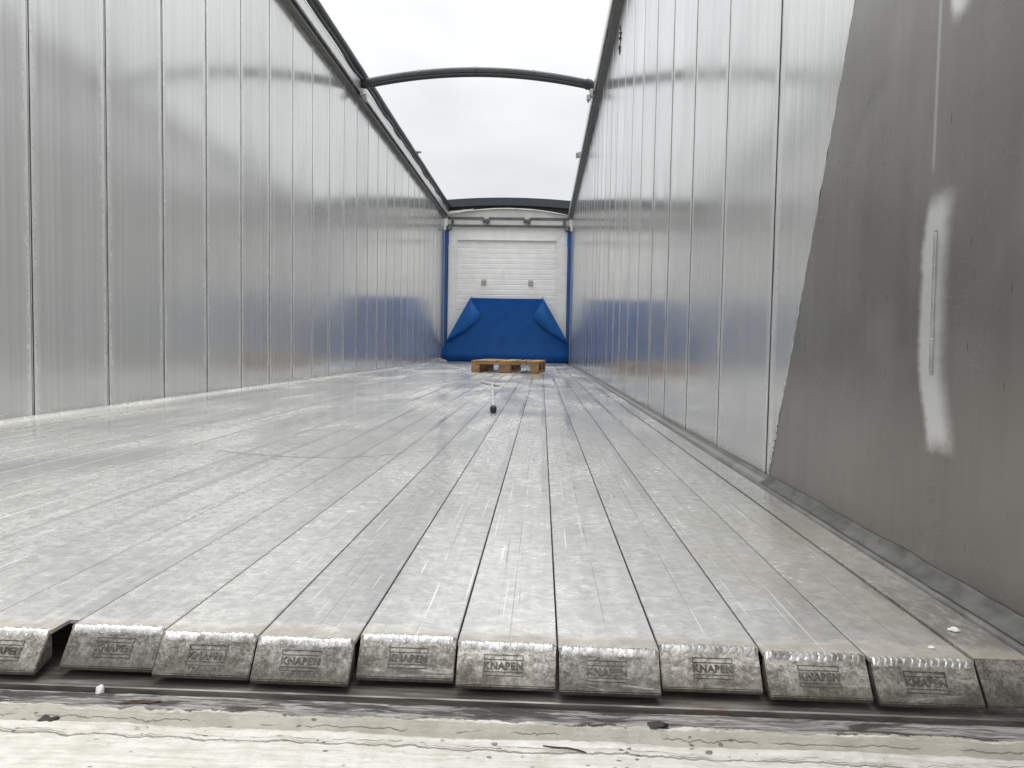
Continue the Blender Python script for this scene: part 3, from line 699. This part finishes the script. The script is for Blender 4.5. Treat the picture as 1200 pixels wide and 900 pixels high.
# ---------------------------------------------------------------- rear sill in front of the slats
t = thing('rear_sill', 'chipped cream painted rear sill beam across the front of the floor', 'sill', (0, 0, 0))
x0, x1 = XL - .03, XR + .06
b = bmesh.new(); prism(b, [(.90, -.0460), (.7125, -.0460), (.7112, -.0470), (.7108, -.058), (.7040, -.0585), (.7038, -.09), (.90, -.09)], 'x', x0, x1); obj('steel_channel', b, 'bed', t)
PROF = [(.7203, -.0645), (.7200, -.0592), (.7192, -.0570), (.7175, -.0565), (.7000, -.0565), (.6960, -.0560), (.6930, -.0560), (.6890, -.0585), (.6830, -.0615), (.6770, -.0640), (.6735, -.0645), (.6715, -.0628), (.6690, -.0618), (.6640, -.0616), (.6618, -.0642), (.6604, -.0642), (.6585, -.0622), (.64, -.0626), (.60, -.066), (.56, -.075), (.55, -.10)]
PROF = [(y * .979, .3096 - .979 * (.3096 - z)) for y, z in PROF]
b = bmesh.new(); dense = []
for (a, c), (e, f) in zip(PROF, PROF[1:]):
    n = max(1, int(math.hypot(e - a, f - c) / .0022)) if e > .635 else 3
    dense += [(lerp(a, e, i / n), lerp(c, f, i / n)) for i in range(n)]
dense.append(PROF[-1]); NX = 700
def sillpt(u, v):
    j = min(len(dense) - 1, int(round(v * (len(dense) - 1)))); y, z = dense[j]; x = lerp(-.62, x1, u)
    a = noise.noise(Vector((x * 34, y * 60, 1))); c = noise.noise(Vector((x * 120, y * 160, 5))); e = noise.noise(Vector((x * 9, y * 20, 9)))
    d = (.0007 * a + .00035 * c + .0008 * e) * (2.6 if y < .662 else 1.5)
    if y > .7035: d *= .2
    return (x, y + (.0012 * noise.noise(Vector((x * 50, 3, z * 30))) if .640 < y < .70 else 0), z + d)
vs = grid(b, sillpt, NX, len(dense) - 1)
obj('painted_beam', b, 'sill', t, 60)
b = bmesh.new(); prism(b, PROF, 'x', x0, -.622); obj('painted_beam', b, 'sill', t)

# ---------------------------------------------------------------- wooden pallet
def part_copy(o, loc, parent):
    c = o.copy(); C.objects.link(c); c.parent = parent; c.location = loc; return c
t = thing('wooden_pallet', 'brown wooden pallet lying on the floor before the blue sheet', 'pallet', (-.44, 8.60, .001), None, math.radians(-4.5))
def board(x0, x1, y0, y1, z0, z1, nm, first={}):
    key = (nm, round(x1 - x0, 3), round(y1 - y0, 3), round(z1 - z0, 3)); c = ((x0 + x1) / 2, (y0 + y1) / 2, (z0 + z1) / 2)
    if key in first: return part_copy(first[key], c, t)
    b = bmesh.new(); box(b, -(x1 - x0) / 2, (x1 - x0) / 2, -(y1 - y0) / 2, (y1 - y0) / 2, -(z1 - z0) / 2, (z1 - z0) / 2); bevel(b, .003)
    first[key] = obj(nm, b, 'wood', t, False, c); return first[key]
for xx, ww in ((-.3275, .145), (-.175, .10), (0, .145), (.175, .10), (.3275, .145)): board(xx - ww / 2, xx + ww / 2, 0, 1.2, .122, .144, 'deck_board')
for yy in (0.0, .5275, 1.055): board(-.4, .4, yy + .002, yy + .143, .1, .1215, 'cross_board')
for yy in (0.0, .5275, 1.055):
    for xx, ww in ((-.35, .1), (0, .145), (.35, .1)): board(xx - ww / 2, xx + ww / 2, yy + .003, yy + .142, .022, .0995, 'block')
for xx, ww in ((-.35, .1), (0, .145), (.35, .1)): board(xx - ww / 2 + .001, xx + ww / 2 - .001, .001, 1.199, 0, .0215, 'bottom_board')

# ---------------------------------------------------------------- long pole with T end
a, c = Vector((-.223, 3.40, .0165)), Vector((-.392, 5.78, .0125)); dv = (c - a).normalized()
t = thing('crank_pole', 'long metal pole with T shaped end and black knob lying on the floor', 'pole', tuple(a))
b = bmesh.new(); tube(b, [dv * 0.03, c - a], .0115, 14); obj('shaft', b, 'tubealu', t, True)
b = bmesh.new(); tube(b, [dv * -.035, dv * -.03, dv * .0, dv * .05, dv * .056], [.010, .0155, .0165, .0165, .012], 16); obj('knob', b, 'rubber', t, True)
e = c - a
b = bmesh.new(); tube(b, [e + Vector((-.115, .36, .001)), e + Vector((-.05, .15, .0)), e, e + Vector((.07, -.22, .0))], [.011, .012, .012, .010], 10); obj('crossbar', b, 'tubealu', t, True)

# ---------------------------------------------------------------- loose bits
def lump(name, loc, sx, sy, sz, mat, seed, label, cat, rz=0, jag=.45):
    if loc[1] < .75: loc = (loc[0] * .979, loc[1] * .979, .3096 - .979 * (.3096 - loc[2]))      # on the sill
    b = bmesh.new(); bmesh.ops.create_icosphere(b, subdivisions=3, radius=1)
    for v in b.verts:
        n = 1 + jag * noise.noise(v.co * 1.6 + Vector((seed, 0, 0))) + jag * .5 * noise.noise(v.co * 4 + Vector((seed, 3, 0)))
        v.co = Vector((v.co.x * sx * n, v.co.y * sy * n, max(-.2, v.co.z) * sz * n))
    o = obj(name, b, mat, None, 50, loc); o.rotation_euler = (0, 0, rz); return tag(o, label, cat)
lump('grey_bundle', (-1.905, 13.55, .015), .12, .07, .06, 'rag', 1, 'small crumpled grey bundle lying in the far left floor corner', 'bundle')
lump('black_chip', (-.4765, .674, -.0650), .0095, .008, .004, 'black', 2, 'jagged black chip stuck on the cream sill at far left', 'chip', .5, .9)
lump('pale_pebble', (-.4530, .7200, -.0555), .0042, .0042, .0065, 'white', 3, 'pale grey pebble on the dark strip below the end plates', 'pebble', 0, .25)
lump('dark_scrap', (-.400, .700, -.0560), .016, .0035, .002, 'brown', 4, 'thin dark brown scrap lying along the rubbed edge of the sill', 'scrap', .1, .7)
lump('black_flake', (.1195, .6945, -.0560), .0115, .0045, .003, 'black', 6, 'flat black flake on the sill edge right of the middle', 'flake', -.05, .6)
lump('white_crumb', (.009, .742, -.056), .0020, .0018, .0018, 'white', 7, 'tiny white crumb in the dark channel near the middle', 'crumb')
lump('white_crumb', (.466, .815, .003), .0055, .004, .0028, 'white', 8, 'larger white crumb on the stained strip by the right wall', 'crumb')
lump('white_crumb', (.417, .768, .001), .0034, .0030, .0018, 'white', 9, 'white crumb beside the weld of the rightmost slat', 'crumb')
b = bmesh.new(); tube(b, [(.008, .6445, -.0528), (.018, .6415, -.0523), (.030, .6410, -.0521), (.040, .6385, -.0523), (.047, .6365, -.0529)], [.0006, .0009, .0008, .0008, .0004], 6)
tag(obj('twig', b, 'brown', None, True), 'thin dark twig lying on the white front part of the sill', 'twig')
